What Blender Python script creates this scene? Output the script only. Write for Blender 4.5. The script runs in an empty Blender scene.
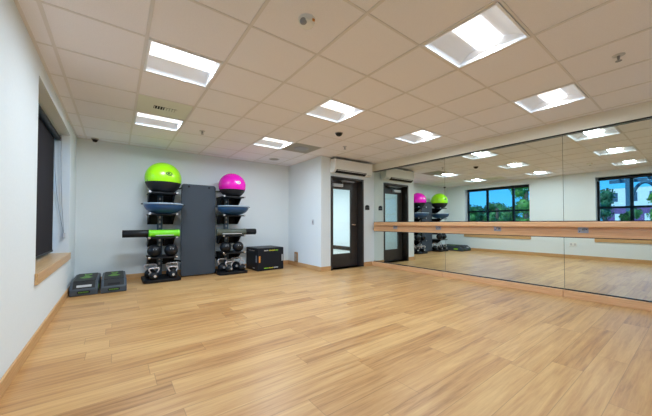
import bpy, bmesh, math, random
from mathutils import Vector, Matrix
random.seed(7)
PI = math.pi
sc = bpy.context.scene
COL = sc.collection
# ------------------------------------------------------------------ room numbers (metres)
XW = 5.25          # wall plane behind the mirrors; the band above them and the baseboard stand proud of it
XL, XR, YB, YD, XS, YF = -0.56, 5.18, 6.48, 5.02, 3.60, -1.60
CZ = 2.537
T = 0.61
GX, GY = -1.0385, 2.6228          # ceiling grid origin: X lines GX+i*T, Y lines GY+j*T
def LX(i): return GX + T*i
def LY(j): return GY + T*j

# ------------------------------------------------------------------ mesh builder
class MB:
    def __init__(s): s.bm = bmesh.new()
    def _add(s, verts, faces, mi=0, smooth=False):
        vs = [s.bm.verts.new(v) for v in verts]
        for f in faces:
            try:
                fc = s.bm.faces.new([vs[i] for i in f]); fc.material_index = mi; fc.smooth = smooth
            except ValueError: pass
        return s
    def box(s, a, b, mi=0):
        x0, y0, z0 = a; x1, y1, z1 = b
        return s._add([(x0,y0,z0),(x1,y0,z0),(x1,y1,z0),(x0,y1,z0),(x0,y0,z1),(x1,y0,z1),(x1,y1,z1),(x0,y1,z1)],
            [(0,3,2,1),(4,5,6,7),(0,1,5,4),(1,2,6,5),(2,3,7,6),(3,0,4,7)], mi)
    def quad(s, a, b, c, d, mi=0): return s._add([a,b,c,d], [(0,1,2,3)], mi)
    def prism(s, poly, h0, h1, axis='z', mi=0, smooth=False):
        n = len(poly)
        def m(p, h):
            return {'z':(p[0],p[1],h),'y':(p[0],h,p[1]),'x':(h,p[0],p[1])}[axis]
        vs = [m(p,h0) for p in poly]+[m(p,h1) for p in poly]
        s._add(vs, [tuple(range(n-1,-1,-1)), tuple(range(n,2*n))]+[(i,(i+1)%n,n+(i+1)%n,n+i) for i in range(n)], mi, False)
        return s
    def lathe(s, prof, c=(0,0,0), n=32, axis='z', mi=0, sx=1, sy=1, smooth=True):
        # prof: (radius, height) pairs
        vs, fs = [], []
        for r, h in prof:
            for k in range(n):
                a = 2*PI*k/n; x, y = r*math.cos(a)*sx, r*math.sin(a)*sy
                p = {'z':(x,y,h),'x':(h,x,y),'y':(y,h,x)}[axis]
                vs.append((p[0]+c[0],p[1]+c[1],p[2]+c[2]))
        m = len(prof)
        for i in range(m-1):
            for k in range(n):
                fs.append((i*n+k, i*n+(k+1)%n, (i+1)*n+(k+1)%n, (i+1)*n+k))
        s._add(vs, fs, mi, smooth)
        if prof[0][0] > 1e-5: s._add(vs[:n], [tuple(range(n-1,-1,-1))], mi)
        if prof[-1][0] > 1e-5: s._add(vs[-n:], [tuple(range(n))], mi)
        return s
    def ellipsoid(s, c, r, n=36, m=20, t0=0, t1=PI, mi=0):
        prof = []
        for i in range(m+1):
            t = t0+(t1-t0)*i/m
            prof.append((max(1e-6, math.sin(t)), -math.cos(t)))
        vs, fs = [], []
        for rr, h in prof:
            for k in range(n):
                a = 2*PI*k/n
                vs.append((c[0]+rr*math.cos(a)*r[0], c[1]+rr*math.sin(a)*r[1], c[2]+h*r[2]))
        for i in range(m):
            for k in range(n): fs.append((i*n+k, i*n+(k+1)%n, (i+1)*n+(k+1)%n, (i+1)*n+k))
        return s._add(vs, fs, mi, True)
    def tube(s, pts, r, n=10, mi=0, closed=False):
        P = [Vector(p) for p in pts]; N = len(P); rings = []
        up = Vector((0.13,0.21,1)).normalized(); prev = None
        for i in range(N):
            if closed: t = (P[(i+1)%N]-P[i-1])
            else: t = (P[min(i+1,N-1)]-P[max(i-1,0)])
            t.normalize()
            u = (prev if prev else up); u = (u - t*u.dot(t))
            if u.length < 1e-4: u = Vector((1,0,0)) - t*t.x
            u.normalize(); w = t.cross(u); prev = u
            rings.append([tuple(P[i]+(u*math.cos(2*PI*k/n)+w*math.sin(2*PI*k/n))*r) for k in range(n)])
        vs = [v for ring in rings for v in ring]; fs = []
        for i in range(N if closed else N-1):
            j = (i+1)%N
            for k in range(n): fs.append((i*n+k, i*n+(k+1)%n, j*n+(k+1)%n, j*n+k))
        if not closed: fs += [tuple(range(n-1,-1,-1)), tuple(range((N-1)*n, N*n))]
        return s._add(vs, fs, mi, True)
    def build(s, name, mat, parent=None, bevel=0, seg=2, smooth=None, kind=None, label=None):
        me = bpy.data.meshes.new(name)
        bmesh.ops.recalc_face_normals(s.bm, faces=s.bm.faces[:])
        s.bm.to_mesh(me); s.bm.free()
        for m in (mat if isinstance(mat, (list, tuple)) else [mat]): me.materials.append(m)
        o = bpy.data.objects.new(name, me); COL.objects.link(o)
        if parent is not None: o.parent = parent
        if bevel:
            b = o.modifiers.new('Bevel', 'BEVEL'); b.width = bevel; b.segments = seg; b.limit_method = 'ANGLE'; b.angle_limit = 0.6
        if kind: o['kind'] = kind
        if label: o['label'] = label
        return o
def tag(o, label, cat, group=None, kind=None):
    o['label'] = label; o['category'] = cat
    if group: o['group'] = group
    if kind: o['kind'] = kind
    return o
def root(name, loc, label, cat, group=None, rz=0):
    o = bpy.data.objects.new(name, None); COL.objects.link(o); o.location = loc; o.rotation_euler = (0,0,rz)
    o.empty_display_size = 0.05
    return tag(o, label, cat, group)
def dup(r, loc, label, group=None, rz=None):
    c = r.copy(); COL.objects.link(c); c.location = loc; c['label'] = label
    if rz is not None: c.rotation_euler = (0,0,rz)
    if group: c['group'] = group
    for ch in list(r.children):
        d = ch.copy(); COL.objects.link(d); d.parent = c
        for g in list(ch.children):
            e = g.copy(); COL.objects.link(e); e.parent = d
    return c
def rrect(w, h, r, n=6, cx=0, cy=0):
    out = []
    for (sx, sy, a0) in ((1,1,0),(-1,1,PI/2),(-1,-1,PI),(1,-1,1.5*PI)):
        for k in range(n+1):
            a = a0+PI/2*k/n
            out.append((cx+sx*(w/2-r)+r*math.cos(a), cy+sy*(h/2-r)+r*math.sin(a)))
    return out

# ------------------------------------------------------------------ materials
def new_mat(name):
    m = bpy.data.materials.new(name); m.use_nodes = True
    nt = m.node_tree; b = nt.nodes['Principled BSDF']
    return m, nt, b
def mat(name, col, rough=0.6, metal=0, spec=0.5, noise=0.0, nscale=30, bump=0.0, emit=None, es=0, coat=0):
    m, nt, b = new_mat(name)
    b.inputs['Base Color'].default_value = (*col, 1); b.inputs['Roughness'].default_value = rough
    b.inputs['Metallic'].default_value = metal; b.inputs['Specular IOR Level'].default_value = spec
    b.inputs['Coat Weight'].default_value = coat
    tc = nt.nodes.new('ShaderNodeTexCoord'); n = nt.nodes.new('ShaderNodeTexNoise')
    n.inputs['Scale'].default_value = nscale; n.inputs['Detail'].default_value = 4
    nt.links.new(tc.outputs['Object'], n.inputs['Vector'])
    if noise:
        r = nt.nodes.new('ShaderNodeValToRGB')
        r.color_ramp.elements[0].position = .3; r.color_ramp.elements[1].position = .7
        r.color_ramp.elements[0].color = (*[c*(1-noise) for c in col],1)
        r.color_ramp.elements[1].color = (*[min(1,c*(1+noise)) for c in col],1)
        nt.links.new(n.outputs['Fac'], r.inputs['Fac']); nt.links.new(r.outputs['Color'], b.inputs['Base Color'])
    if bump:
        bp = nt.nodes.new('ShaderNodeBump'); bp.inputs['Strength'].default_value = bump; bp.inputs['Distance'].default_value = .004
        nt.links.new(n.outputs['Fac'], bp.inputs['Height']); nt.links.new(bp.outputs['Normal'], b.inputs['Normal'])
    if emit:
        b.inputs['Emission Color'].default_value = (*emit,1); b.inputs['Emission Strength'].default_value = es
    return m
def wood(name, c0, c1, axis='y', rough=0.45, scale=3.0):
    m, nt, b = new_mat(name)
    tc = nt.nodes.new('ShaderNodeTexCoord'); mp = nt.nodes.new('ShaderNodeMapping')
    mp.inputs['Scale'].default_value = {'y':(30,1.2,30),'x':(1.2,30,30),'z':(30,30,1.2)}[axis]
    n = nt.nodes.new('ShaderNodeTexNoise'); n.inputs['Scale'].default_value = scale; n.inputs['Detail'].default_value = 5
    n.inputs['Distortion'].default_value = .4
    r = nt.nodes.new('ShaderNodeValToRGB'); r.color_ramp.elements[0].position = .28; r.color_ramp.elements[1].position = .72
    r.color_ramp.elements[0].color = (*c0,1); r.color_ramp.elements[1].color = (*c1,1)
    nt.links.new(tc.outputs['Object'], mp.inputs['Vector']); nt.links.new(mp.outputs['Vector'], n.inputs['Vector'])
    nt.links.new(n.outputs['Fac'], r.inputs['Fac']); nt.links.new(r.outputs['Color'], b.inputs['Base Color'])
    b.inputs['Roughness'].default_value = rough
    return m
def floor_mat():
    m, nt, b = new_mat('plank_floor')
    N = nt.nodes.new; K = nt.links.new
    def math_(op, a=None, b_=None, c=None):
        n = N('ShaderNodeMath'); n.operation = op
        for i, v in enumerate((a, b_, c)):
            if v is None: continue
            if isinstance(v, (int, float)): n.inputs[i].default_value = v
            else: K(v, n.inputs[i])
        return n.outputs[0]
    tc = N('ShaderNodeTexCoord'); sp = N('ShaderNodeSeparateXYZ'); K(tc.outputs['Object'], sp.inputs[0])
    W, Lp = 0.18, 1.22
    v = math_('DIVIDE', sp.outputs['Y'], W); row = math_('FLOOR', v)
    wn = N('ShaderNodeTexWhiteNoise'); wn.noise_dimensions = '1D'; K(row, wn.inputs['W'])
    u = math_('ADD', math_('DIVIDE', sp.outputs['X'], Lp), math_('MULTIPLY', wn.outputs['Value'], 7.3))
    cid = math_('FLOOR', u)
    cb = N('ShaderNodeCombineXYZ'); K(row, cb.inputs[0]); K(cid, cb.inputs[1])
    w2 = N('ShaderNodeTexWhiteNoise'); w2.noise_dimensions = '2D'; K(cb.outputs[0], w2.inputs['Vector'])
    # grain: noise stretched along X, shifted per plank
    gx = math_('ADD', math_('MULTIPLY', sp.outputs['X'], 1.3), math_('MULTIPLY', w2.outputs['Value'], 91))
    gy = math_('MULTIPLY', sp.outputs['Y'], 22)
    cg = N('ShaderNodeCombineXYZ'); K(gx, cg.inputs[0]); K(gy, cg.inputs[1])
    n1 = N('ShaderNodeTexNoise'); n1.inputs['Scale'].default_value = 1.0; n1.inputs['Detail'].default_value = 6
    n1.inputs['Roughness'].default_value = .6; n1.inputs['Distortion'].default_value = .5; K(cg.outputs[0], n1.inputs['Vector'])
    n2 = N('ShaderNodeTexNoise'); n2.inputs['Scale'].default_value = 1.1; n2.inputs['Detail'].default_value = 2
    K(tc.outputs['Object'], n2.inputs['Vector'])
    t = math_('ADD', math_('MULTIPLY', w2.outputs['Value'], .26), math_('MULTIPLY', n1.outputs['Fac'], 1.05))
    cg2 = N('ShaderNodeCombineXYZ'); K(math_('MULTIPLY', gx, 3.1), cg2.inputs[0]); K(math_('MULTIPLY', sp.outputs['Y'], 60), cg2.inputs[1])
    n3 = N('ShaderNodeTexNoise'); n3.inputs['Scale'].default_value = 1.0; n3.inputs['Detail'].default_value = 3; n3.inputs['Distortion'].default_value = 1.2; K(cg2.outputs[0], n3.inputs['Vector'])
    t = math_('ADD', t, math_('MULTIPLY', n2.outputs['Fac'], .22))
    t = math_('ADD', t, math_('MULTIPLY', math_('SUBTRACT', n3.outputs['Fac'], .5), .30))
    r = N('ShaderNodeValToRGB'); e = r.color_ramp.elements
    e[0].position = .44; e[0].color = (0.297,0.134,0.042,1); e[1].position = .98; e[1].color = (0.648,0.392,0.158,1)
    k = e.new(.66); k.color = (0.495,0.258,0.092,1)
    K(t, r.inputs['Fac'])
    fv = math_('FRACT', v); fu = math_('FRACT', u)
    gv = math_('LESS_THAN', math_('MINIMUM', fv, math_('SUBTRACT', 1, fv)), .010)
    gu = math_('LESS_THAN', math_('MINIMUM', fu, math_('SUBTRACT', 1, fu)), .0016)
    g = math_('MAXIMUM', gv, gu)
    mx = N('ShaderNodeMix'); mx.data_type = 'RGBA'; K(math_('MULTIPLY', g, .45), mx.inputs['Factor'])
    K(r.outputs['Color'], mx.inputs['A']); mx.inputs['B'].default_value = (.16,.08,.03,1)
    K(mx.outputs['Result'], b.inputs['Base Color'])
    rr = math_('ADD', math_('MULTIPLY', n1.outputs['Fac'], .16), .29); K(rr, b.inputs['Roughness'])
    b.inputs['Specular IOR Level'].default_value = .5
    bp = N('ShaderNodeBump'); bp.inputs['Strength'].default_value = .12; bp.inputs['Distance'].default_value = .002
    K(n1.outputs['Fac'], bp.inputs['Height']); K(bp.outputs['Normal'], b.inputs['Normal'])
    return m
def fabric_mesh():
    # open-weave solar shade cloth: see-through face on, closed when seen along the cloth
    m = bpy.data.materials.new('solar_shade_cloth'); m.use_nodes = True
    nt = m.node_tree; nt.nodes.clear(); N = nt.nodes.new; K = nt.links.new
    out = N('ShaderNodeOutputMaterial'); d = N('ShaderNodeBsdfDiffuse'); d.inputs['Color'].default_value = (.040,.038,.042,1)
    t = N('ShaderNodeBsdfTransparent'); t.inputs['Color'].default_value = (.74,.92,1,1)
    lw = N('ShaderNodeLayerWeight'); lw.inputs['Blend'].default_value = .5
    mp = N('ShaderNodeMapRange'); mp.inputs['From Min'].default_value = .25; mp.inputs['From Max'].default_value = .75
    mp.inputs['To Min'].default_value = .05; mp.inputs['To Max'].default_value = 1.0
    K(lw.outputs['Facing'], mp.inputs['Value'])
    mx = N('ShaderNodeMixShader'); K(mp.outputs['Result'], mx.inputs['Fac']); K(t.outputs[0], mx.inputs[1]); K(d.outputs[0], mx.inputs[2])
    K(mx.outputs[0], out.inputs['Surface'])
    return m
def glass_mat(name, tint, rough=0.0, refl=.08):
    m = bpy.data.materials.new(name); m.use_nodes = True
    nt = m.node_tree; nt.nodes.clear(); N = nt.nodes.new; K = nt.links.new
    out = N('ShaderNodeOutputMaterial'); t = N('ShaderNodeBsdfTransparent'); t.inputs['Color'].default_value = (*tint,1)
    g = N('ShaderNodeBsdfGlossy'); g.inputs['Roughness'].default_value = rough
    lw = N('ShaderNodeLayerWeight'); lw.inputs['Blend'].default_value = .5
    pw = N('ShaderNodeMath'); pw.operation = 'POWER'; pw.inputs[1].default_value = 5; K(lw.outputs['Facing'], pw.inputs[0])
    ad = N('ShaderNodeMath'); ad.operation = 'MULTIPLY_ADD'; ad.inputs[1].default_value = .9; ad.inputs[2].default_value = .05; K(pw.outputs[0], ad.inputs[0])
    mx = N('ShaderNodeMixShader'); K(ad.outputs[0], mx.inputs['Fac']); K(t.outputs[0], mx.inputs[1]); K(g.outputs[0], mx.inputs[2])
    K(mx.outputs[0], out.inputs['Surface'])
    return m

M = {}
M['floor'] = floor_mat()
M['wall'] = mat('wall_paint', (.76,.82,.845), .75, spec=.2, noise=.012, nscale=60, bump=.05)
M['wallbounce'] = mat('wall_paint_bounce', (.83,.80,.70), .75, spec=.2, noise=.012, nscale=60)  # wall paint with the warm ceiling bounce mixed into its colour
M['tile'] = mat('ceiling_tile', (.87,.86,.90), .9, spec=.1, noise=.03, nscale=140, bump=.15)
M['tbar'] = mat('ceiling_bar', (.74,.72,.72), .6)
M['base'] = wood('oak_baseboard', (.50,.27,.11), (.66,.40,.18), 'y', .5)
M['basex'] = wood('oak_baseboard_x', (.50,.27,.11), (.66,.40,.18), 'x', .5)
M['sill'] = wood('oak_sill', (.52,.30,.13), (.68,.43,.20), 'y', .35)
M['barre'] = wood('oak_barre', (.62,.32,.14), (.80,.47,.24), 'y', .35)
M['white'] = mat('white_enamel', (.82,.82,.80), .45)
M['fixwhite'] = mat('fixture_white', (.86,.88,.92), .4)
M['reflector'] = mat('fixture_reflector', (.80,.85,.92), .45)
M['lamp'] = mat('lamp_diffuser', (.9,.9,.9), .5, emit=(1,.98,.96), es=1.6)
M['bronze'] = mat('bronze_paint', (.030,.024,.021), .42, noise=.1, nscale=20)
M['bronze2'] = mat('bronze_door', (.042,.034,.030), .38, noise=.1, nscale=20)
M['black'] = mat('black_powder_coat', (.006,.0065,.008), .5, spec=.3)
M['blackrub'] = mat('black_rubber', (.006,.007,.009), .42, spec=.35, noise=.15, nscale=40)
M['chrome'] = mat('bright_steel', (.75,.74,.73), .22, metal=1)
M['kbhandle'] = mat('pale_steel_handle', (.60,.56,.55), .35, metal=.35)
M['silver'] = mat('silver_paint', (.62,.63,.64), .35, metal=.4)
M['grey'] = mat('grey_metal', (.30,.31,.34), .4, metal=.3)
M['bracket'] = mat('bracket_steel', (.36,.36,.40), .35, metal=.3)
M['lime'] = mat('lime_vinyl', (.36,.83,.005), .28, noise=.03, nscale=8, coat=.2)
M['magenta'] = mat('magenta_vinyl', (.76,.004,.44), .25, noise=.03, nscale=8, coat=.2)
M['ballgrey'] = mat('dark_ball_base', (.012,.013,.017), .5, spec=.3)
M['blue'] = mat('blue_dome_vinyl', (.018,.075,.19), .38, noise=.05, nscale=10)
M['bluegrey'] = mat('platform_plastic', (.28,.35,.42), .45)
M['column'] = mat('blue_grey_column', (.10,.16,.22), .4)
M['mat'] = mat('charcoal_mat_foam', (.042,.055,.073), .75, noise=.10, nscale=90, bump=.2)
M['olive'] = mat('olive_rubber', (.075,.085,.062), .5, noise=.08, nscale=30)
M['limetube'] = mat('lime_rubber', (.20,.72,.015), .4, noise=.04, nscale=30)
M['stepgrey'] = mat('step_plastic', (.050,.068,.090), .45, noise=.06, nscale=20)
M['stepblack'] = mat('step_rubber_top', (.010,.011,.012), .6, bump=.3, nscale=200)
M['logogreen'] = mat('green_print', (.13,.36,.03), .5)
M['limeprint'] = mat('lime_print', (.30,.70,.03), .5)
M['yellow'] = mat('yellow_print', (.62,.60,.04), .5)
M['orange'] = mat('orange_print', (.68,.28,.06), .5)
M['whiteprint'] = mat('white_print', (.55,.56,.58), .5)
M['darkprint'] = mat('dark_print', (.03,.06,.02), .5)
M['boxfoam'] = mat('black_foam_vinyl', (.005,.007,.012), .5, spec=.3, noise=.1, nscale=30)
M['greypanel'] = mat('grey_perforated', (.36,.35,.31), .7, noise=.05, nscale=200)
M['ventgreen'] = mat('vent_plate', (.74,.77,.68), .6)
M['dark'] = mat('dark_void', (.004,.004,.005), .8)
M['outletwood'] = mat('outlet_brown', (.36,.20,.09), .5, noise=.1, nscale=30)
M['cloth'] = fabric_mesh()
M['pane'] = glass_mat('window_glass', (.90,.95,.97))
M['doorpane'] = glass_mat('door_glass', (.93,.98,.98))
mm, nt, b = new_mat('mirror_silvering')
b.inputs['Metallic'].default_value = 1; b.inputs['Roughness'].default_value = 0.0
b.inputs['Base Color'].default_value = (.80,.865,.81,1); M['mirror'] = mm
M['seam'] = mat('mirror_edge', (.05,.07,.06), .4)
M['corridor'] = mat('corridor_paint', (.80,.86,.88), .7)
M['corrfloor'] = mat('corridor_floor', (.62,.64,.62), .5, noise=.05, nscale=4)
M['leaf'] = mat('leaf_green', (.055,.17,.035), .6, noise=.5, nscale=2.5)
M['leaflight'] = mat('leaf_bright_green', (.16,.34,.06), .6, noise=.5, nscale=2.5)
M['leafdark'] = mat('leaf_deep_green', (.025,.12,.05), .6, noise=.5, nscale=2.5)
M['bark'] = mat('bark', (.09,.06,.04), .8, noise=.3, nscale=15)
M['grass'] = mat('grass_ground', (.07,.16,.04), .9, noise=.4, nscale=1.5)
M['paleblock'] = mat('pale_stucco', (.72,.74,.80), .8, noise=.04, nscale=4)
M['purple'] = mat('purple_brick', (.17,.075,.24), .8, noise=.2, nscale=8)
M['pergola'] = mat('pergola_paint', (.03,.10,.18), .6)
M['blockwin'] = mat('block_window', (.06,.10,.17), .2)

# ------------------------------------------------------------------ room shell
def st(mb, name, m, parent=None, **k):
    o = mb.build(name, m, parent, **k)
    if parent is None: o['kind'] = 'structure'
    return o
st(MB().box((XL-.3,YF-.2,-.12),(XW+.12,YB+.2,0)), 'floor', M['floor'])
# ceiling: tiles as cells (cells that hold fittings are left open)
FIX = [(i,j) for i in (2,5,8) for j in (-3,0,3) if (i,j) != (8,3)]
HOLES = set(FIX) | {(2,2),(6,3)}
mb = MB()
for i in range(0, 11):
    for j in range(-8, 8):
        if (i,j) in HOLES: continue
        x0, x1 = max(LX(i),XL), min(LX(i+1),XR); y0, y1 = max(LY(j),YF), min(LY(j+1),YB)
        if x1-x0 < .01 or y1-y0 < .01: continue
        if y0 >= YD and x0 >= XS: continue
        if y1 > YD and x1 > XS:
            if x0 < XS: mb.quad((x0,y0,CZ),(XS,y0,CZ),(XS,y1,CZ),(x0,y1,CZ))
            xa = max(x0,XS)
            if y0 < YD: mb.quad((xa,y0,CZ),(x1,y0,CZ),(x1,YD,CZ),(xa,YD,CZ))
            continue
        mb.quad((x0,y0,CZ),(x1,y0,CZ),(x1,y1,CZ),(x0,y1,CZ))
ceil = st(mb, 'ceiling', M['tile'])
mb = MB(); g = .012
for i in range(1, 11):
    x = LX(i); y1 = YB if x < XS else YD
    if XL < x < XR: mb.box((x-g,YF,CZ-.006),(x+g,y1,CZ+.01))
for j in range(-7, 8):
    y = LY(j); x1 = XR if y < YD else XS
    if YF < y < YB:
        xs = [XL]+[LX(i) for i in range(1,11) if XL < LX(i) < x1]+[x1]
        for a, c in zip(xs[:-1], xs[1:]):
            mb.box((a+(g if a > XL else 0),y-g*.75,CZ-.0045),(c-(g if c < x1 else 0),y+g*.75,CZ+.01))
st(mb, 'ceiling_grid', M['tbar'], ceil)
mb = MB()
a = .022
mb.box((XL,YF,CZ-.006),(XL+a,YB,CZ+.01)).box((XL+a,YB-a,CZ-.006),(XS-a,YB,CZ+.01)).box((XS-a,YD-a,CZ-.006),(XS,YB,CZ+.01))
mb.box((XS,YD-a,CZ-.006),(XR-a,YD,CZ+.01)).box((XR-a,YF,CZ-.006),(XR,YD,CZ+.01))
st(mb, 'ceiling_edge', M['tbar'], ceil)
st(MB().box((XL-.35,YF-.25,CZ+.16),(8.4,13.3,CZ+.30)), 'roof', M['white'])

WIN = [(3.50,5.68),(-.29,1.89)]
W0, W1 = .62, 2.37
TH = .30
# left wall with two openings
mb = MB(); ys = [YF-.2]
segs = [(YF-.2,WIN[1][0]),(WIN[1][1],WIN[0][0]),(WIN[0][1],YB+.2)]
for y0,y1 in segs: mb.box((XL-TH,y0,0),(XL,y1,CZ+.16))
for y0,y1 in WIN: mb.box((XL-TH,y0,0),(XL,y1,W0-.10)).box((XL-TH,y0,W1),(XL,y1,CZ+.16))
st(mb, 'wall_left', M['wall'])
st(MB().box((XL,YB,0),(XS+.12,YB+.14,CZ+.16)), 'wall_back', M['wall'])
st(MB().box((XS,YD,0),(XS+.12,YB,CZ+.16)), 'wall_side', M['wall'])
DX0, DX1, DZ = 3.86, 4.88, 2.12
mb = MB()
mb.box((XS+.12,YD,0),(DX0,YD+.26,CZ+.16)).box((DX1,YD,0),(XW,YD+.26,CZ+.16)).box((DX0,YD,DZ),(DX1,YD+.26,CZ+.16))
st(mb, 'wall_door', M['wall'])
st(MB().box((XW,YF-.2,0),(XW+.12,YD+.26,CZ+.16)), 'wall_right', M['wall'])
st(MB().box((XL,YF-.14,0),(XW,YF,CZ+.16)), 'wall_front', M['wall'])
# baseboards
BH, BT = .10, .016
st(MB().box((XL,YF,0),(XL+BT,YB,BH)), 'baseboard_left', M['base'], bevel=.003)
st(MB().box((XL+BT,YB-BT,0),(XS-BT,YB,BH)), 'baseboard_back', M['basex'], bevel=.003)
st(MB().box((XS-BT,YD-BT,0),(XS,YB,BH)), 'baseboard_side', M['base'], bevel=.003)
st(MB().box((XS,YD-BT,0),(DX0-.002,YD,BH)).box((DX1+.002,YD-BT,0),(XR-.02,YD,BH)), 'baseboard_door', M['basex'], bevel=.003)
mb = MB()
for y0,y1 in ((-1.6,-.6),(-.597,1.237),(1.243,3.1),(3.104,YD-BT)): mb.box((XR-.022,y0,0),(XW,y1,BH-.004))
st(mb, 'baseboard_right', M['barre'], bevel=.003)
# corridor behind the glazed door
st(MB().box((XS+.12,YD+.26,-.12),(7.4,13.2,0)).box((DX0,YD,-.12),(DX1,YD+.26,0)), 'floor_corridor', M['corrfloor'])
st(MB().box((7.2,YD,0),(7.35,13.2,CZ+.16)), 'wall_corridor_right', M['corridor'])
st(MB().box((XS+.12,YB+.14,0),(XS+.2,13.2,CZ+.16)), 'wall_corridor_left', M['corridor'])
st(MB().box((XS+.12,13,0),(7.35,13.15,CZ+.16)), 'wall_corridor_back', M['corridor'])
st(MB().box((XW+.12,YD+.12,0),(7.35,YD+.26,CZ+.16)), 'wall_corridor_front', M['corridor'])
st(MB().box((XS+.12,YD+.26,CZ),(7.35,13.2,CZ+.10)), 'ceiling_corridor', M['corridor'])
st(MB().box((7.18,YD+.3,0),(7.2,13,.15)), 'baseboard_corridor', M['dark'])

# ------------------------------------------------------------------ windows on the left wall
GD = .25     # depth of the glazing behind the wall face
def window(n, y0, y1, mulls):
    r = bpy.data.objects.new('window_%d' % n, None); COL.objects.link(r); r['kind'] = 'structure'; r.location = (XL, (y0+y1)/2, W0)
    oy = (y0+y1)/2
    def L(y): return y-oy
    zt = W1-W0
    mb = MB(); f = .055; xa, xb = -GD-.04, -GD+.03
    mb.box((xa,L(y0),0),(xb,L(y0)+f,zt)).box((xa,L(y1)-f,0),(xb,L(y1),zt))
    mb.box((xa,L(y0)+f,zt-f),(xb,L(y1)-f,zt)).box((xa,L(y0)+f,0),(xb,L(y1)-f,f))
    for m_ in mulls: mb.box((xa,L(m_)-.035,f),(xb,L(m_)+.035,zt-f))
    tz = 1.50-W0; ed = [y0+f]+[q for m_ in sorted(mulls) for q in (m_-.035,m_+.035)]+[y1-f]
    for k in range(0,len(ed),2): mb.box((xa,L(ed[k]),tz-.03),(xb,L(ed[k+1]),tz+.03))
    fr = mb.build('frame', M['black'], r)
    for k in range(0,len(ed),2):
        for z0,z1 in ((f,tz-.03),(tz+.03,zt-f)):
            MB().quad((-GD-.005,L(ed[k]),z0),(-GD-.005,L(ed[k+1]),z0),(-GD-.005,L(ed[k+1]),z1),(-GD-.005,L(ed[k]),z1)).build('pane', M['pane'], r)
    s = MB().box((-GD+.03,L(y0)+.001,-.10),(0.0,L(y1)-.001,0)).box((0.001,L(y0)-.03,-.10),(.022,L(y1)+.03,0))
    s.build('window_sill', M['sill'], r, bevel=.004)
window(1, *WIN[0], [4.93, 4.06])
window(2, *WIN[1], [1.20, .40])
def blind(y0, y1, label, chain, z_end):
    yc = (y0+y1)/2
    r = root('roller_blind', (XL-.135, yc, W1-.015), label, 'blind')
    h = (y1-y0)/2-.05
    rt = MB().lathe([(.034,-h),(.034,h)], (0,0,-.05), 20, 'y').build('roller_tube', M['black'], r)
    MB().box((-.035,-h+.02,z_end-W1+.015+.02),(-.034,h-.02,-.05)).build('fabric', M['cloth'], r)
    MB().box((-.042,-h+.02,z_end-W1+.015),(-.027,h-.02,z_end-W1+.015+.028)).build('bottom_bar', M['black'], r, bevel=.004)
    for s in (-1,1):
        mb = MB().box((-.04,s*(h+.012)-.006,-.09),(.04,s*(h+.012)+.006,0))
        mb.lathe([(.04,-.012),(.04,.012)], (0,s*(h+.02),-.05), 20, 'y').build('end_bracket', M['grey'], r)
    if chain:
        pts = []
        for k in range(25):
            t = k/24; pts.append((.036+.045*t**2.2, h+.022+.012*t, -.05-1.42*t))
        for k in range(25):
            t = 1-k/24; pts.append((-.036+.117*t**2.2, h+.022+.012*t, -.05-1.42*t))
        MB().tube(pts, .0032, 6, closed=True).build('bead_chain', M['grey'], r)
        MB().box((.066,h+.018,-1.52),(.096,h+.046,-1.44)).build('chain_tensioner', M['whiteprint'], r, bevel=.004)
blind(*WIN[0], 'black roller blind lowered over the window beside the back corner, chain at its far end', True, .65)
blind(*WIN[1], 'dark roller blind lowered over the window nearest the camera, seen at far right of mirror', False, .65)

# ------------------------------------------------------------------ door
r = bpy.data.objects.new('door_1', None); COL.objects.link(r); r.location = ((DX0+DX1)/2, YD, 0); r['kind'] = 'structure'
ox = (DX0+DX1)/2
def lx(x): return x-ox
f = .045
mb = MB()
mb.box((lx(DX0),-.012,0),(lx(DX0)+f,.24,DZ)).box((lx(DX1)-f,-.012,0),(lx(DX1),.24,DZ)).box((lx(DX0)+f,-.012,DZ-f),(lx(DX1)-f,.24,DZ))
mb.build('frame', M['bronze'], r, bevel=.003)
g0, g1, z0, z1 = 4.075, 4.62, .33, 1.865
a0, a1 = DX0+f, DX1-f
mb = MB(); q = (.175,.22)
mb.box((lx(a0)+.003,q[0],.012),(lx(g0),q[1],DZ-f-.004)).box((lx(g1),q[0],.012),(lx(a1)-.003,q[1],DZ-f-.004))
mb.box((lx(g0),q[0],.012),(lx(g1),q[1],z0)).box((lx(g0),q[0],z1),(lx(g1),q[1],DZ-f-.004))
leaf = mb.build('leaf', M['bronze2'], r, bevel=.004)
MB().box((lx(g0),.195,z0),(lx(g1),.200,z1)).build('glass', M['doorpane'], leaf)
mb = MB(); 
mb.lathe([(.028,.160),(.028,.176)], (lx(4.735),0,1.02), 20, 'y').lathe([(.011,.125),(.011,.162)], (lx(4.735),0,1.02), 12, 'y')
mb.box((lx(4.62),.118,1.01),(lx(4.75),.134,1.032))
mb.build('handle', M['chrome'], leaf, bevel=.002)
MB().box((lx(4.03),.115,1.915),(lx(4.33),.174,1.985)).build('closer', M['silver'], leaf, bevel=.006)
mb = MB().tube([(lx(4.30),.10,2.0),(lx(4.20),-.03,2.03),(lx(4.5),.05,2.055)], .009, 8)
mb.box((lx(4.24),.04,2.03),(lx(4.62),.09,2.062)).build('closer_arm', M['grey'], leaf)
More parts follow.
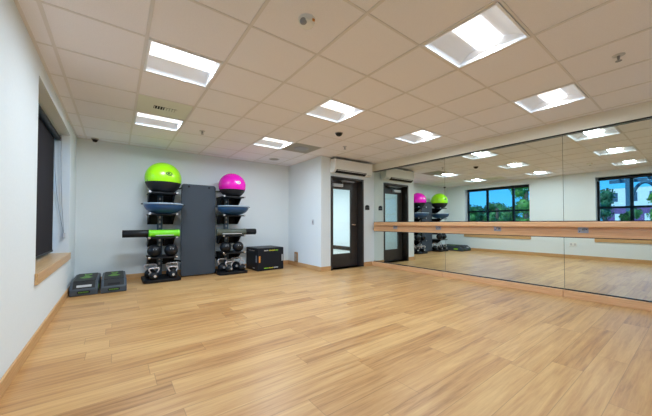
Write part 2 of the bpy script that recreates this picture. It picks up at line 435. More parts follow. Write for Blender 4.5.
# ------------------------------------------------------------------ things on the door wall
r = root('wall_air_conditioner', (4.418, YD, 2.185), 'white split air conditioner mounted on the wall above the dark glazed door', 'air conditioner')
w = .580
prof = [(0,0),(-.12,.0),(-.175,.035),(-.195,.09),(-.20,.285),(-.18,.30),(0,.30)]
MB().prism(prof, -w, w, 'x').build('body', M['white'], r, bevel=.012, seg=3)
MB().prism([(-.100,-.004),(-.135,-.004),(-.186,.034),(-.192,.058),(-.180,.062),(-.10,.01)], -w+.05, w-.20, 'x').build('air_outlet', M['dark'], r)
MB().prism([(-.142,.012),(-.150,.010),(-.192,.040),(-.190,.046)], -w+.07, w-.22, 'x').build('louver', M['white'], r)
MB().box((-w+.02,-.175,.299),(w-.02,-.02,.303)).build('gap_shade_panel', M['dark'], r)  # unseen black panel added to darken the gap below the ceiling
MB().box((w-.13,-.203,.015),(w-.05,-.1,.03)).build('indicator', M['whiteprint'], r)
r = root('room_sign', (5.005, YD-.001, 1.385), 'small black room sign with arched top on wall between the door and the mirror', 'sign')
poly = [(-.07,0),(.07,0)]+[(.07*math.cos(a), .075+.045*math.sin(a)) for a in [PI*k/12 for k in range(13)]]
MB().prism(poly, -.008, 0, 'y').build('plate', M['black'], r)
mb = MB()
for k,(xx,wd) in enumerate(((-.045,.03),(-.008,.024),(.022,.028))): mb.box((xx,-.0095,.045),(xx+wd,-.008,.052))
mb.build('raised_lettering', M['grey'], r)
r = root('wall_thermostat', (XS, 5.33, 1.02), 'small grey wall control plate on the side wall left of the doorway', 'wall switch')
MB().box((-.012,-.04,0),(0,.04,.12)).build('plate', M['whiteprint'], r, bevel=.003)
MB().box((-.018,-.018,.03),(-.012,.018,.09)).build('rocker', M['grey'], r, bevel=.002)
r = root('outlet_box', (XS, 6.06, .10), 'brown power outlet housing rising from the baseboard of the side wall', 'outlet')
MB().box((-.03,-.065,0),(0,.065,.24)).build('housing', M['outletwood'], r, bevel=.004)
for z in (.12,.03): MB().box((-.034,-.04,z),(-.03,.04,z+.08)).build('socket', M['greypanel'], r, bevel=.002)
r = root('wall_outlet', (XL+.001, 2.40, .36), 'white outlet plate on the left wall between windows, seen in the mirror', 'outlet')
MB().box((0,-.085,0),(.008,.085,.115)).build('plate', M['white'], r, bevel=.003)
for s in (-.045,.045): MB().box((.008,s-.022,.025),(.010,s+.022,.09)).build('socket', M['whiteprint'], r)

# ------------------------------------------------------------------ mirrors and barre
MB_, MT_ = .102, 2.345
for y0,y1,lab in ((3.0925,5.012,'mirror panel next to the doorway wall, reflecting door, balls and racks'),
                  (1.2425,3.0875,'mirror panel in the middle of the mirror wall, reflecting the three-pane window'),
                  (-.60,1.2375,'mirror panel nearest the camera at far right, reflecting window with trees and arch')):
    yc = (y0+y1)/2
    r = root('wall_mirror', (XW, yc, MB_), lab, 'mirror', 'floor to ceiling mirror panels')
    h = (y1-y0)/2
    MB().box((-.008,-h,.006),(-.001,h,MT_-MB_-.006)).build('glass', M['mirror'], r)
    MB().box((-.030,-h,-.004),(-.008,h,.006)).build('bottom_dark_strip', M['black'], r)
    MB().box((-.0085,-h-.0045,.006),(-.001,-h,MT_-MB_)).build('dark_edge', M['seam'], r)
    MB().box((-.066,-h,MT_-MB_+.001),(-.008,h,MT_-MB_+.008)).build('top_shade_strip', M['black'], r)  # black strip stands in for the shade under the band
st(MB().box((XR,YF,MT_+.008),(XW,YD,CZ+.16)), 'trim_1', M['wallbounce'])
yA, yZ = -.95, 4.985
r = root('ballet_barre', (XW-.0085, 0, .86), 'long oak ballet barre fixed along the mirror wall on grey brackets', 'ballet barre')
MB().box((-.040,yA,0),(-.001,yZ,.213)).build('ledger_board', M['barre'], r, bevel=.004)
MB().box((-.030,yA,.2135),(-.001,yZ,.232)).build('top_shade_strip', M['black'], r)  # black strip added as the dark shadow line above the ledger
MB().box((-.036,yA,-.010),(-.001,yZ,-.0005)).build('bottom_dark_strip', M['black'], r)  # shadow line under the ledger, modelled as a black strip
prof = rrect(.052,.080,.014,5,-.088,.179)
MB().prism(prof, yA, 4.90, 'y').build('rail', M['barre'], r)
for y in (4.30,3.21,2.115,1.02,-.08):
    mb = MB().box((-.048,y-.055,.062),(-.040,y+.055,.132))
    mb.tube([(-.045,y,.10),(-.078,y,.105),(-.088,y,.118),(-.089,y,.137)], .011, 10)
    mb.box((-.108,y-.035,.135),(-.070,y+.035,.140))
    br = mb.build('bracket', M['bracket'], r)
    for dy,dz in ((-.035,.112),(.035,.085)): MB().lathe([(.007,-.052),(.007,-.048)], (0,y+dy,dz), 10, 'x').build('screw', M['black'], br)

# ------------------------------------------------------------------ ceiling fittings
def ceiling_light(loc, label):
    r = root('ceiling_light', loc, label, 'ceiling light', 'recessed square ceiling lights')
    h = T/2-.014; e = .018; d = .085; k = .105
    mb = MB()
    mb.box((-h,-h,-.008),(h,-h+e,.004)).box((-h,h-e,-.008),(h,h,.004)).box((-h,-h+e,-.008),(-h+e,h-e,.004)).box((h-e,-h+e,-.008),(h,h-e,.004))
    mb.build('frame', M['fixwhite'], r)
    i = h-e
    for s in (-1,1):
        mb = MB(); n = 8; prev = None
        for q in range(n+1):
            t = q/n; y = s*(i-(i-k)*t); z = d*math.sin(t*PI/2)**.8
            if prev: mb._add([(-i,prev[0],prev[1]),(i,prev[0],prev[1]),(i,y,z),(-i,y,z)], [(0,1,2,3)], 0, True)
            prev = (y,z)
        mb.build('reflector', M['reflector'], r)
        MB().box((s*i-.004 if s>0 else -i,-i,0),(i if s>0 else -i+.004,i,d+.004)).build('end_plate', M['fixwhite'], r)
    mb = MB(); n = 10; prev = None
    for q in range(n+1):
        t = q/n; y = -k+2*k*t; z = d-.01-.035*math.sin(t*PI)
        if prev: mb._add([(-i+.004,prev[0],prev[1]),(i-.004,prev[0],prev[1]),(i-.004,y,z),(-i+.004,y,z)], [(0,1,2,3)], 0, True)
        prev = (y,z)
    mb.build('diffuser', M['lamp'], r)
    MB().box((-h,-h,d+.006),(h,h,d+.03)).build('housing', M['fixwhite'], r)
    return r
LAB = {(2,0):'square ceiling light nearer the camera over the left of the room, before the vent',
       (2,3):'square ceiling light between the vent tile and back wall, above the green ball',
       (5,3):'square ceiling light beside the grey air grille near the back corner',
       (5,0):'square ceiling light in the middle of the ceiling, left of the dark dome sensor',
       (8,0):'square ceiling light over the mirror edge near the air conditioner',
       (5,-3):'largest square ceiling light, at the top of the picture right of centre',
       (8,-3):'square ceiling light at the right, closest to the mirror top',
       (2,-3):'square ceiling light behind the camera over the left window wall, seen only in mirror'}
first = None
for c in FIX:
    loc = (LX(c[0])+T/2, LY(c[1])+T/2, CZ)
    if first is None: first = ceiling_light(loc, LAB[c])
    else: dup(first, loc, LAB[c])
# air vent tile (2,2)
r = root('ceiling_vent', (LX(2)+T/2, LY(2)+T/2, CZ), 'pale green ceiling vent tile with small dark slotted opening', 'ceiling vent')
h = T/2-.013
MB().box((-h,-h,-.004),(h,h,.01)).build('plate', M['ventgreen'], r, bevel=.003)
MB().box((-.12,-.05,-.0065),(.14,.05,-.004)).build('opening', [M['dark']], r)
mb = MB()
for k in range(9):
    x = -.11+k*.03; w_ = .006 if k < 4 else .024
    mb.box((x-w_/2,-.05,-.012),(x+w_/2,.05,-.0065))
mb.build('louver_blades', M['ventgreen'], r)
r = root('ceiling_air_grille', (LX(6)+T/2, LY(3)+T/2, CZ), 'grey perforated ceiling air grille with round centre beside the light', 'ceiling grille')
MB().box((-h-.004,-h-.004,-.004),(h+.004,h+.004,.01)).build('perforated_panel', M['greypanel'], r)
MB().lathe([(.11,-.012),(.14,-.010),(.15,-.004)], (0,0,0), 28).build('round_diffuser', M['grey'], r)
r = root('ceiling_speaker', (LX(6)+T/2, LY(5)+T*.45, CZ+.003), 'round grey ceiling speaker near the back wall', 'speaker')
MB().lathe([(.10,-.008),(.118,-.008),(.125,0)], n=32).build('ring', M['whiteprint'], r)
MB().lathe([(.004,-.011),(.09,-.010),(.10,-.007)], n=32).build('grille', M['greypanel'], r)
r = root('ceiling_sensor', (LX(3)+T/2, LY(-2)+T/2, CZ+.003), 'white round ceiling sensor with a dark lens near the top of the picture', 'sensor')
MB().lathe([(.03,-.045),(.052,-.042),(.060,-.02),(.062,0)], n=28).build('body', M['white'], r)
MB().ellipsoid((-.035,-.01,-.035),(.026,.030,.022),16,10).build('lens', M['grey'], r)
MB().box((.01,-.06,-.036),(.03,-.05,-.022)).build('indicator', M['orange'], r)
r = root('ceiling_dome_sensor', (LX(6)+T/2, LY(1)+T*.57, CZ+.003), 'dark dome sensor on the ceiling between lights, centre right', 'sensor')
MB().lathe([(.062,-.012),(.068,0)], n=28).build('ring', M['grey'], r)
MB().ellipsoid((0,0,-.012),(.055,.055,.045),24,10,0,PI/2).build('dome', M['blackrub'], r)
def sprinkler(loc, label):
    r = root('ceiling_sprinkler', loc, label, 'sprinkler', 'ceiling sprinklers')
    MB().lathe([(.03,-.010),(.042,-.006),(.045,0)], n=24).build('escutcheon', M['whiteprint'], r)
    mb = MB().lathe([(.009,-.04),(.011,-.008)], n=12)
    mb.tube([(-.012,0,-.012),(-.016,0,-.035),(0,0,-.052)], .003, 6).tube([(.012,0,-.012),(.016,0,-.035),(0,0,-.052)], .003, 6)
    mb.build('nozzle', M['grey'], r)
    MB().lathe([(.022,-.056),(.022,-.053)], n=16).build('deflector', M['grey'], r)
    return r
s0 = sprinkler((LX(7)+T/2, LY(-4)+T*.42, CZ+.003), 'sprinkler head at upper right of ceiling, closest to camera')
dup(s0, (LX(3)+T/2, LY(3)+T*.58, CZ+.003), 'sprinkler head over the left rear, between two lights')
dup(s0, (LX(7)+T/2, LY(2)+T/2, CZ+.003), 'sprinkler head near the air conditioner and dark dome sensor')
r = root('security_camera', (-.31, 6.37, CZ), 'small black dome security camera on the ceiling in the back left corner', 'security camera')
MB().lathe([(.048,-.018),(.056,0)], n=24).build('mount', M['greypanel'], r)
MB().ellipsoid((0,0,-.018),(.042,.042,.044),24,10,0,PI/2).build('dome', M['black'], r)

# ------------------------------------------------------------------ storage racks
TIER = [.445,.80,1.225,1.615]
def rack(loc, label, side):
    r = root('storage_rack', loc, label, 'storage rack')
    b = MB().prism(rrect(.60,.64,.07,5,0,.09), 0, .05, 'z').build('base', M['black'], r, bevel=.008)
    MB().prism(rrect(.56,.44,.06,5,0,-.005), .05, .058, 'z').build('base_pad', M['blackrub'], r)
    mb = MB().box((-.045,.35,.05),(.045,.41,1.78))
    col = mb.build('column', M['column'], r, bevel=.004)
    for k in range(16):
        z = .16+k*.09
        MB().box((-.014,.347,z),(.014,.3505,z+.045)).build('slot', M['silver'], col)
    for k, z in enumerate(TIER):
        sh = MB().box((-.225,-.21,z-.022),(.225,.35,z)).build('shelf', M['black'], r, bevel=.004)
        for s in (-1,1):
            mb = MB()
            mb.prism([(-.02,z-.022),(.33,z-.022),(.33,z-.19),(.22,z-.19)], s*.20-.012, s*.20+.012, 'x')
            mb.prism([(s*.05,z-.022),(s*.212,z-.022),(s*.195,z-.19),(s*.05,z-.19)], .33, .345, 'y')
            mb.build('gusset', M['black'], sh)
        for s in (-1,1):
            mb = MB().box((s*.225-.028 if s > 0 else -.232,-.216,z-.018),(.232 if s > 0 else -.197,-.20,z+.014))
            mb.build('lip', M['chrome'] if k in (0,1) else M['silver'], sh, bevel=.003)
    for z in (1.755,.30):
        MB().tube([(0,.38,z),(side*.30,.38,z),(side*.345,.33,z),(side*.345,.14,z),(side*.42,.14,z)], .014, 10).build('hanger_arm', M['black'], r)
    return r
RL, RR = (.69, 6.03, 0), (1.98, 6.06, 0)
rack((.69,6.03,0), 'black storage rack on the left, holding the lime green ball', 1)
rack((1.98,6.05,0), 'black storage rack on the right, holding the magenta ball', -1)
# hanging mat
r = root('exercise_mat', (1.345, 6.10, .02), 'tall charcoal exercise mat hanging upright between the two racks', 'exercise mat')
poly = rrect(.645,1.81,.05,6,0,.905)
MB().prism(poly, 0, .045, 'y').build('pad', M['mat'], r, bevel=.006)
for s in (-.19,.19):
    MB().lathe([(.012,-.003),(.022,-.003),(.022,0),(.012,0)], (s,0,1.765), 16, 'y').build('eyelet', M['black'], r)

# ------------------------------------------------------------------ balls
def patch(mb, c, R, az, el, pts, k=1.004):
    # pts: (du, dv) angular offsets on the ellipsoid surface
    vs = []
    for du, dv in pts:
        a, e = az+du, el+dv
        d = Vector((math.cos(e)*math.cos(a)*R[0], math.cos(e)*math.sin(a)*R[1], math.sin(e)*R[2]))*k
        vs.append((c[0]+d.x, c[1]+d.y, c[2]+d.z))
    return vs
def logo(c, R, az, el, w, h, m, parent):
    mb = MB(); n = 28
    o = patch(mb,c,R,az,el,[(w*math.cos(2*PI*k/n),h*math.sin(2*PI*k/n)) for k in range(n)])
    i = patch(mb,c,R,az,el,[(w*.72*math.cos(2*PI*k/n),h*.62*math.sin(2*PI*k/n)) for k in range(n)])
    mb._add(o+i, [(k,(k+1)%n,n+(k+1)%n,n+k) for k in range(n)])
    for u0,u1,v0,v1,sl in ((-.55,-.15,-.45,.45,.15),(.0,.35,-.5,.4,-.2),(.42,.6,-.3,.4,.1)):
        mb._add(patch(mb,c,R,az,el,[(w*(u0),h*v0),(w*(u1),h*v0),(w*(u1+sl),h*v1),(w*(u0+sl),h*v1)]), [(0,1,2,3)])
    return mb.build('logo', m, parent)
def ball(loc, R, cut, seam, m, label, az, el, logo_mat, plug_az):
    # loc: underside
    r = root('stability_ball', loc, label, 'exercise ball')
    c = (0,0,cut); t = math.acos(max(-1,min(1,-(seam-cut)/R[2]))); tb = math.acos(min(1,cut/R[2]))
    MB().ellipsoid(c, R, 48, 26, t, PI).build('shell', m, r)
    MB().ellipsoid(c, R, 48, 12, tb, t).build('dark_base', M['ballgrey'], r)
    logo(c, R, az, el, .19, .125, logo_mat, r)
    n = 12; mb = MB()
    mb._add(patch(mb,c,R,plug_az,-.2,[(.035*math.cos(2*PI*k/n),.035*math.sin(2*PI*k/n)) for k in range(n)]), [tuple(range(n))])
    mb.build('plug', M['darkprint'], r)
ball((.70,6.00,1.625), (.300,.300,.30), .25, .175, M['lime'], 'lime green stability ball with dark base on top of left rack', -PI/2+.20, .22, M['darkprint'], -PI/2-1.10)
ball((1.985,6.02,1.625), (.278,.278,.265), .225, .135, M['magenta'], 'magenta stability ball with dark base on top of right rack', -PI/2+.15, .18, M['whiteprint'], -PI/2-1.2)

def bosu(loc, label):
    r = root('balance_trainer', loc, label, 'balance trainer', 'blue half-ball balance trainers')
    R = .315; H = .165
    prof = [(.10,0)]+[(R*math.sin(t)**.8, H*(1-math.cos(t))) for t in [PI/2*k/14 for k in range(5,15)]]
    prof = [(max(.10,a),b_) for a,b_ in prof]
    MB().lathe(prof, n=48).build('dome', M['blue'], r)
    MB().lathe([(R-.01,H-.002),(R+.012,H-.002),(R+.016,H+.012),(R+.008,H+.026),(.01,H+.03)], n=48).build('platform', M['bluegrey'], r)
    for s in (-1,1): MB().box((s*(R+.018)-.018,-.045,H+.002),(s*(R+.018)+.018,.045,H+.02)).build('grip', M['black'], r, bevel=.004)
    return r
b0 = bosu((.705,5.97,1.226), 'blue half-ball balance trainer lying dome down on left rack under green ball')
dup(b0, (1.99,5.975,1.226), 'blue half-ball balance trainer lying dome down on right rack under magenta ball')

# rollers and tubes on the tier shelves
def roller(loc, x0, x1, label):
    r = root('foam_roller', loc, label, 'foam roller')
    MB().lathe([(.030,x0+.004),(.062,x0),(.066,x0+.006),(.066,x1-.006),(.062,x1),(.030,x1-.004)], (0,0,.066), 32, 'x').build('sleeve', M['blackrub'], r)
    MB().lathe([(.03,x0-.001),(.03,x1+.001)], (0,0,.066), 20, 'x').build('core', M['dark'], r)
    return r
roller((.69,6.08,.802), -.60, .23, 'long black foam roller sticking out left of the left rack')
roller((1.98,6.10,.802), -.23, .56, 'long black foam roller sticking out right of the right rack')
def training_tube(loc, x0, x1, m, label, z0):
    r = root('training_tube', loc, label, 'training tube')
    prof = [(.048,x0+.01),(.066,x0),(.069,x0+.006),(.069,x0+.035),(.064,x0+.04),(.064,x1-.04),(.069,x1-.035),(.069,x1-.006),(.066,x1),(.048,x1-.01)]
    MB().lathe(prof, (0,0,.069), 36, 'x').build('tube', m, r)
    MB().box((x0+.10,-.070,.028),(x1-.10,-.050,.044)).build('grip_slot', M['silver'], r, bevel=.003)
    return r
training_tube((.715,5.91,.802), -.245, .245, M['limetube'], 'lime green training tube with silver slot on left rack', 0)
training_tube((1.94,5.93,.802), -.30, .30, M['olive'], 'olive grey training tube with silver slot on right rack', 0)

# medicine balls
def med_ball(loc, label):
    r = root('medicine_ball', loc, label, 'medicine ball', 'black medicine balls')
    MB().ellipsoid((0,0,.112),(.114,.114,.112),32,20).build('shell', M['blackrub'], r)
    mb = MB()
    mb._add(patch(mb,(0,0,.112),(.114,)*3,-PI/2-.05,.30,[(-.22,-.08),(.22,-.08),(.22,.08),(-.22,.08)]), [(0,1,2,3)])
    mb.build('label', M['whiteprint'], r)
    return r
m0 = med_ball((.562,5.92,.446), 'black medicine ball on left rack, left of its pair')
dup(m0, (.828,5.92,.446), 'black medicine ball on left rack, right of its pair next to mat')
dup(m0, (1.835,5.96,.446), 'black medicine ball on right rack, left of its pair next to mat')
dup(m0, (2.095,5.96,.446), 'black medicine ball on right rack, right of its pair')

# kettlebells
def kettlebell(loc, s, label, rz):
    r = root('kettlebell', loc, label, 'kettlebell', 'kettlebells on the rack bases', rz)
    R = .082*s
    MB().lathe([(.045*s,0),(.066*s,.006*s),(.080*s,.035*s),(R,.062*s),(.074*s,.098*s),(.055*s,.122*s),(.03*s,.134*s),(.001,.136*s)], n=28).build('body', M['blackrub'], r)
    h = [(-.046,.105),(-.058,.130),(-.076,.160),(-.084,.180),(-.080,.196),(-.066,.205),(-.03,.208),(.03,.208),(.066,.205),(.080,.196),(.084,.180),(.076,.160),(.058,.130),(.046,.105)]
    MB().tube([(x*s,0,z*s) for x,z in h], .0125*s, 10).build('handle', M['kbhandle'], r)
    mb = MB(); mb.lathe([(.022*s,-R-.003),(.022*s,-R+.02)], (0,0,.066*s), 18, 'y').build('weight_disc', M['silver'], r)
    return r
k0 = kettlebell((.555,5.865,.060), .95, 'kettlebell at front left of the left rack base', .12)
kb = dup(k0, (.515,6.075,.060), 'kettlebell behind the front left one on the left rack base', None, -.1); kb.scale = (1.22,1.22,1.22)
kb = dup(k0, (.855,5.875,.060), 'kettlebell at front right of the left rack base, beside the mat', None, -.05)
kb = dup(k0, (.865,6.09,.060), 'kettlebell behind the front right one on the left rack base', None, .08); kb.scale = (1.22,1.22,1.22)
kb = dup(k0, (1.885,5.89,.060), 'kettlebell at front left of the right rack base, beside the mat', None, .35)
kb = dup(k0, (1.81,6.09,.060), 'kettlebell behind the front left one on the right rack base', None, .1); kb.scale = (1.22,1.22,1.22)
kb = dup(k0, (2.165,5.92,.060), 'kettlebell at front right of the right rack base, beside the black box', None, .75)
kb = dup(k0, (2.115,6.13,.060), 'kettlebell behind the front right one on the right rack base', None, -.2); kb.scale = (1.22,1.22,1.22)

# ------------------------------------------------------------------ plyometric box
r = root('plyo_box', (2.80, 6.16, 0), 'black foam jump box with yellow and white print beside the right rack', 'jump box', None, math.radians(2.5))
bw, bd, bh = .325, .30, .50
MB().box((-bw,-bd,0),(bw,bd,bh)).build('body', M['boxfoam'], r, bevel=.012, seg=3)
MB().box((-bw+.012,-bd+.012,bh+.0005),(bw-.012,bd-.012,bh+.004)).build('top_panel', M['blackrub'], r)
rnd = random.Random(3)
def dashes(mb, x0, x1, z0, z1, face):
    x = x0
    while x < x1:
        w_ = rnd.uniform(.008,.02); zz = z1-rnd.uniform(0,.006)
        if face == 'f': mb.box((x,-bd-.002,z0),(min(x+w_,x1),-bd,zz))
        else: mb.box((-bw-.002,x,z0),(-bw,min(x+w_,x1),zz))
        x += w_+.006
for (a,c,m_) in ((-.17,-.07,'whiteprint'),(-.05,.10,'yellow'),(.11,.18,'limeprint')):
    mb = MB(); dashes(mb,a,c,.435,.458,'f'); mb.build('printed_lettering', M[m_], r)
for (a,c,m_) in ((-.17,-.06,'limeprint'),(-.05,.06,'yellow'),(.07,.18,'whiteprint')):
    mb = MB(); dashes(mb,a,c,.045,.068,'f'); mb.build('printed_lettering', M[m_], r)
MB().box((-bw+.03,-bd-.002,.19),(-bw+.065,-bd,.33)).build('printed_tab', M['orange'], r)
MB().box((bw-.05,-bd-.002,.19),(bw-.025,-bd,.34)).build('printed_tab', M['whiteprint'], r)
MB().box((-bw-.002,-bd+.04,.19),(-bw,-bd+.09,.34)).build('printed_tab', M['grey'], r)
mb = MB(); dashes(mb,-.14,.16,.43,.455,'s'); mb.build('printed_lettering', M['grey'], r)
mb = MB(); dashes(mb,-.16,-.06,.05,.07,'s'); mb.build('printed_lettering', M['whiteprint'], r)

# ------------------------------------------------------------------ aerobic steps
def step(loc, w, ln, label, strip):
    r = root('aerobic_step', loc, label, 'exercise step')
    h = .190
    # body: low front face, sloped shoulder, flat top
    prof = [(0,0),(ln,0),(ln-.006,.10),(ln-.09,h),(.135,h),(.008,.092)]
    MB().prism(prof, -w/2, w/2, 'x').build('body', M['stepgrey'], r, bevel=.016, seg=3)
    k = (h-.092)/.127
    def sl(x, y, o=.003): return (x, y-o*.55, .092+(y-.008)*k+o*.83)
    p = w/2-.036
    MB()._add([sl(-p,.022),sl(p,.022),sl(p,.134),sl(-p,.134),sl(-p,.022,-.004),sl(p,.022,-.004),sl(p,.134,-.004),sl(-p,.134,-.004)],
        [(0,1,2,3),(7,6,5,4),(0,4,5,1),(1,5,6,2),(2,6,7,3),(3,7,4,0)]).build('shoulder_pad', M['stepblack'], r)
    poly = rrect(w-.066, ln-.245, .02, 5, 0, ln/2+.022)
    MB().prism(poly, h, h+.007, 'z').build('top_pad', M['stepblack'], r)
    # green mark on the pad: a fan and a shield shape with a dark gap between
    mb = MB(); z = h+.008; cy = ln*.60
    mb._add([(x,cy+y,z) for x,y in ((-.045,.20),(.05,.22),(.062,.12),(.02,.05),(-.03,.06))], [(0,1,2,3,4)])
    mb._add([(x,cy+y,z) for x,y in ((-.02,.0),(.02,.0),(.05,-.10),(.085,-.16),(.03,-.24),(-.03,-.24),(-.085,-.16),(-.05,-.10))], [tuple(range(8))])
    mb.build('printed_mark', M['logogreen'], r)
    mb = MB(); z = h+.0095
    mb._add([(x,cy+y,z) for x,y in ((-.03,.17),(.02,.18),(.03,.13),(-.01,.11))], [(0,1,2,3)])
    mb._add([(x,cy+y,z) for x,y in ((-.04,-.13),(.04,-.13),(.03,-.16),(-.03,-.16))], [(0,1,2,3)])
    mb.build('dark_print_pattern', M['stepblack'], r)
    # front recess with green print
    def fy(z): return .087*z
    mb = MB(); pl = rrect(.15,.040,.016,5,0,.052)
    mb._add([(x,fy(zz)-.006,zz) for x,zz in pl]+[(x,fy(zz)+.004,zz) for x,zz in pl], [tuple(range(len(pl)))]+[(i,(i+1)%len(pl),len(pl)+(i+1)%len(pl),len(pl)+i) for i in range(len(pl))])
    lab = mb.build('front_badge', M['stepblack'], r)
    mb = MB(); x = -.06
    for wd in (.018,.012,.016,.012,.018,.012,.014,.016):
        mb._add([(x,fy(.046)-.008,.046),(x+wd-.005,fy(.046)-.008,.046),(x+wd-.005,fy(.060)-.008,.060),(x,fy(.060)-.008,.060)], [(0,1,2,3)]); x += wd
    mb.build('badge_lettering', M['logogreen'], lab)
    y0, y1, q = (.040,.072,.085) if strip else (.036,.064,.075)
    MB()._add([sl(-q,y0,.006),sl(q,y0,.006),sl(q,y1,.006),sl(-q,y1,.006),sl(-q,y0,0),sl(q,y0,0),sl(q,y1,0),sl(-q,y1,0)],
        [(0,1,2,3),(7,6,5,4),(0,4,5,1),(1,5,6,2),(2,6,7,3),(3,7,4,0)]).build('silver_strip' if strip else 'hand_slot', M['silver'] if strip else M['dark'], r)
    # side print
    MB().box((w/2-.006,.18,.05),(w/2+.002,.34,.10)).build('side_badge', M['limeprint'], r)
    return r
step((-.365,5.42,0), .325, 1.02, 'grey exercise step against the left wall, silver strip on its black top', True)
step((-.012,5.41,0), .320, 1.02, 'grey exercise step nearer the racks, dark hand slot on its front', False)

# ------------------------------------------------------------------ outdoors, seen through the windows in the mirror
st(MB().box((-60,-40,-.5),(XL-TH-.02,70,-.32)), 'ground', M['grass'])
def tree(x, y, h, rad, m, label, base=.25):
    r = root('tree', (x,y,-.32), label, 'tree')
    rn = random.Random(int(x*31+y*17))
    MB().tube([(0,0,0),(.05,.02,h*.4),(0,.05,h*.8)], .10+.02*h/4, 8).build('trunk', M['bark'], r)
    mb = MB()
    def cap(b): return (b[0],b[1],min(b[2],h-b[3]*1.0),b[3])
    blobs = [cap(b) for b in [(rn.uniform(-.45,.45)*rad, rn.uniform(-.6,.6)*rad, h*base+rn.random()**.8*(h*(1-base)-rad*.25), rad*rn.uniform(.35,.55)) for _ in range(11)]]
    for bx,by,bz,br in blobs:
        mb.ellipsoid((bx,by,bz),(br*.8,br*.8,br*.75),10,7)
        for _ in range(110):
            d = Vector((rn.gauss(0,1),rn.gauss(0,1),rn.gauss(0,1))).normalized()*br*rn.uniform(.75,1.15)
            p = Vector((bx,by,bz))+d; s = rn.uniform(.05,.12)*(.6+rad*.25)
            u = Vector((rn.gauss(0,1),rn.gauss(0,1),rn.gauss(0,1))).normalized()*s; w_ = u.orthogonal().normalized()*s*.7
            mb._add([tuple(p-u),tuple(p+w_),tuple(p+u),tuple(p-w_)], [(0,1,2,3)])
    mb.build('crown', m, r)
    return r
def along(px_y, x0, x):      # a spot further out on the same line of sight
    return px_y*(10.36-x)/(10.36-x0)
for x,y0,h,rad,m_,lab in ((-16,13.2,3.1,.95,'leaf','bushy tree at the left end of the row seen through mirrored far window'),
        (-20,11.9,3.3,1.15,'leafdark','rounded tree second from left in the row beyond the far window'),
        (-15.5,10.75,3.3,.95,'leaf','tallest rounded tree in the middle of the far window'),
        (-19,9.75,3.1,1.0,'leaf','low tree right of the middle of the far window'),
        (-24,12.5,3.6,1.3,'leafdark','broad tree beyond the far window, behind the row at its left'),
        (-24,10.3,3.7,1.3,'leaf','broad tree beyond the far window, behind the row at its centre')):
    tree(x, along(y0,-16,x), h, rad, M[m_], lab)
tree(-9,6.30,4.1,.85,M['leaflight'],'tall bright green tree in the right pane of the far window', .1)
tree(-15,3.9,4.0,.85,M['leafdark'],'dark green tree in the left pane of the near window', .1)
tree(-13,2.65,2.2,.55,M['leaf'],'low leafy tree before the pale building in the near window', .1)
tree(-8.5,1.25,2.75,.60,M['leaflight'],'bright green shrub tree before the arch at the mirror edge', .05)
# pergola arch
r = root('garden_pergola', (-15.0, 1.6, -.32), 'dark blue garden pergola with arched side seen through near window', 'pergola')
for y in (1.25,-1.2): MB().box((-.12,y-.12,0),(.12,y+.12,4.15)).build('post', M['pergola'], r)
for k,y in enumerate((2.0,)):
    MB().box((-.14,-2.4,3.9),(-.02,2.1,4.12)).build('beam', M['pergola'], r)
for y in (-2,-1.4,-.8,-.2,.4,1.0,1.6): MB().box((-.9,y-.05,4.12),(.9,y+.05,4.28)).build('rafter', M['pergola'], r)
pts = [(0,.55*1+ .62*math.cos(PI*k/16)-.0,2.3+1.55*math.sin(PI*k/16)) for k in range(17)]
MB().tube([(0,1.17,0)]+pts+[(0,-.07,0)], .09, 8).build('arch', M['pergola'], r)
r = root('apartment_building', (-26, 4.0, -.32), 'pale building with purple ground floor beyond the near window pergola', 'building')
MB().box((-3,-6,2.9),(0,1.7,4.5)).build('upper_storey', M['paleblock'], r)
MB().box((-3,-6,0),(.05,1.7,2.9)).build('ground_floor', M['purple'], r)
for y in (-5,-3.8,-2.6,-1.4,-.2,1.0):
    MB().box((-.02,y-.25,3.3),(.02,y+.25,4.1)).build('window', M['blockwin'], r)
for y in (-3.2,-1.2,.6):
    MB().box((.04,y-.35,.9),(.07,y+.35,2.2)).build('shop_window', M['paleblock'], r)

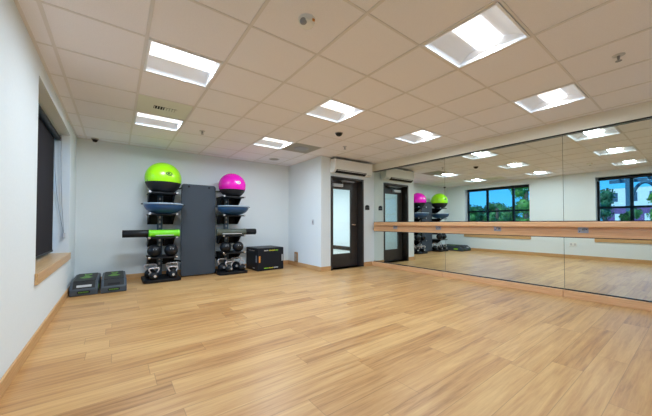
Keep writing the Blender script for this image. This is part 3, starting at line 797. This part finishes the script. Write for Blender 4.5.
# ------------------------------------------------------------------ light
w = bpy.data.worlds.new('sky'); sc.world = w; w.use_nodes = True
nt = w.node_tree; bg = nt.nodes['Background']
tc = nt.nodes.new('ShaderNodeTexCoord'); sp = nt.nodes.new('ShaderNodeSeparateXYZ'); rp = nt.nodes.new('ShaderNodeValToRGB')
e = rp.color_ramp.elements
e[0].position = 0; e[0].color = (.16,.52,.86,1); e[1].position = .5; e[1].color = (.03,.25,.72,1)
k = e.new(.14); k.color = (.07,.42,.86,1)
nt.links.new(tc.outputs['Generated'], sp.inputs[0]); nt.links.new(sp.outputs['Z'], rp.inputs['Fac'])
nt.links.new(rp.outputs['Color'], bg.inputs['Color']); bg.inputs['Strength'].default_value = 2.1
def lamp(name, kind, loc, rot, energy, col, size=None):
    d = bpy.data.lights.new(name, kind); d.energy = energy; d.color = col
    if size:
        d.shape = 'RECTANGLE'; d.size, d.size_y = size
    o = bpy.data.objects.new(name, d); COL.objects.link(o); o.location = loc; o.rotation_euler = rot
    return o
s = lamp('sun', 'SUN', (0,0,20), (0, math.radians(48), math.radians(15)), 6.0, (1,.95,.86)); s.data.angle = .01
d = lamp('skylight', 'SUN', (-20,3,8), (0, math.radians(-74), 0), 2.9, (.62,.82,1.12)); d.data.angle = math.radians(45); d.data.cycles.use_multiple_importance_sampling = False
for (i,j) in FIX:
    lamp('fixture_lamp', 'AREA', (LX(i)+T/2, LY(j)+T/2, CZ+.022), (0,0,0), 27.0 if j == 3 else 18.0, (.82,.97,1.11), (.54,.19))
lamp('corridor_lamp', 'AREA', (5.4,9.2,CZ-.03), (0,0,0), 95, (.93,.97,1), (1.2,5))

# ------------------------------------------------------------------ camera
cam = bpy.data.cameras.new('camera'); co = bpy.data.objects.new('camera', cam); COL.objects.link(co)
co.location = (0,0,1.06); co.rotation_euler = (math.radians(90+1.072), 0, -math.radians(36.625))
cam.sensor_width = 36; cam.lens = 282.64/652*36; cam.shift_y = (217.7-208)/652; cam.clip_start = .02
sc.camera = co
sc.view_settings.view_transform = 'Standard'; sc.view_settings.look = 'None'; sc.view_settings.exposure = 0
sc.cycles.max_bounces = 12; sc.cycles.diffuse_bounces = 6; sc.cycles.glossy_bounces = 6; sc.cycles.transparent_max_bounces = 12
sc.cycles.sample_clamp_indirect = 6; sc.cycles.use_denoising = True
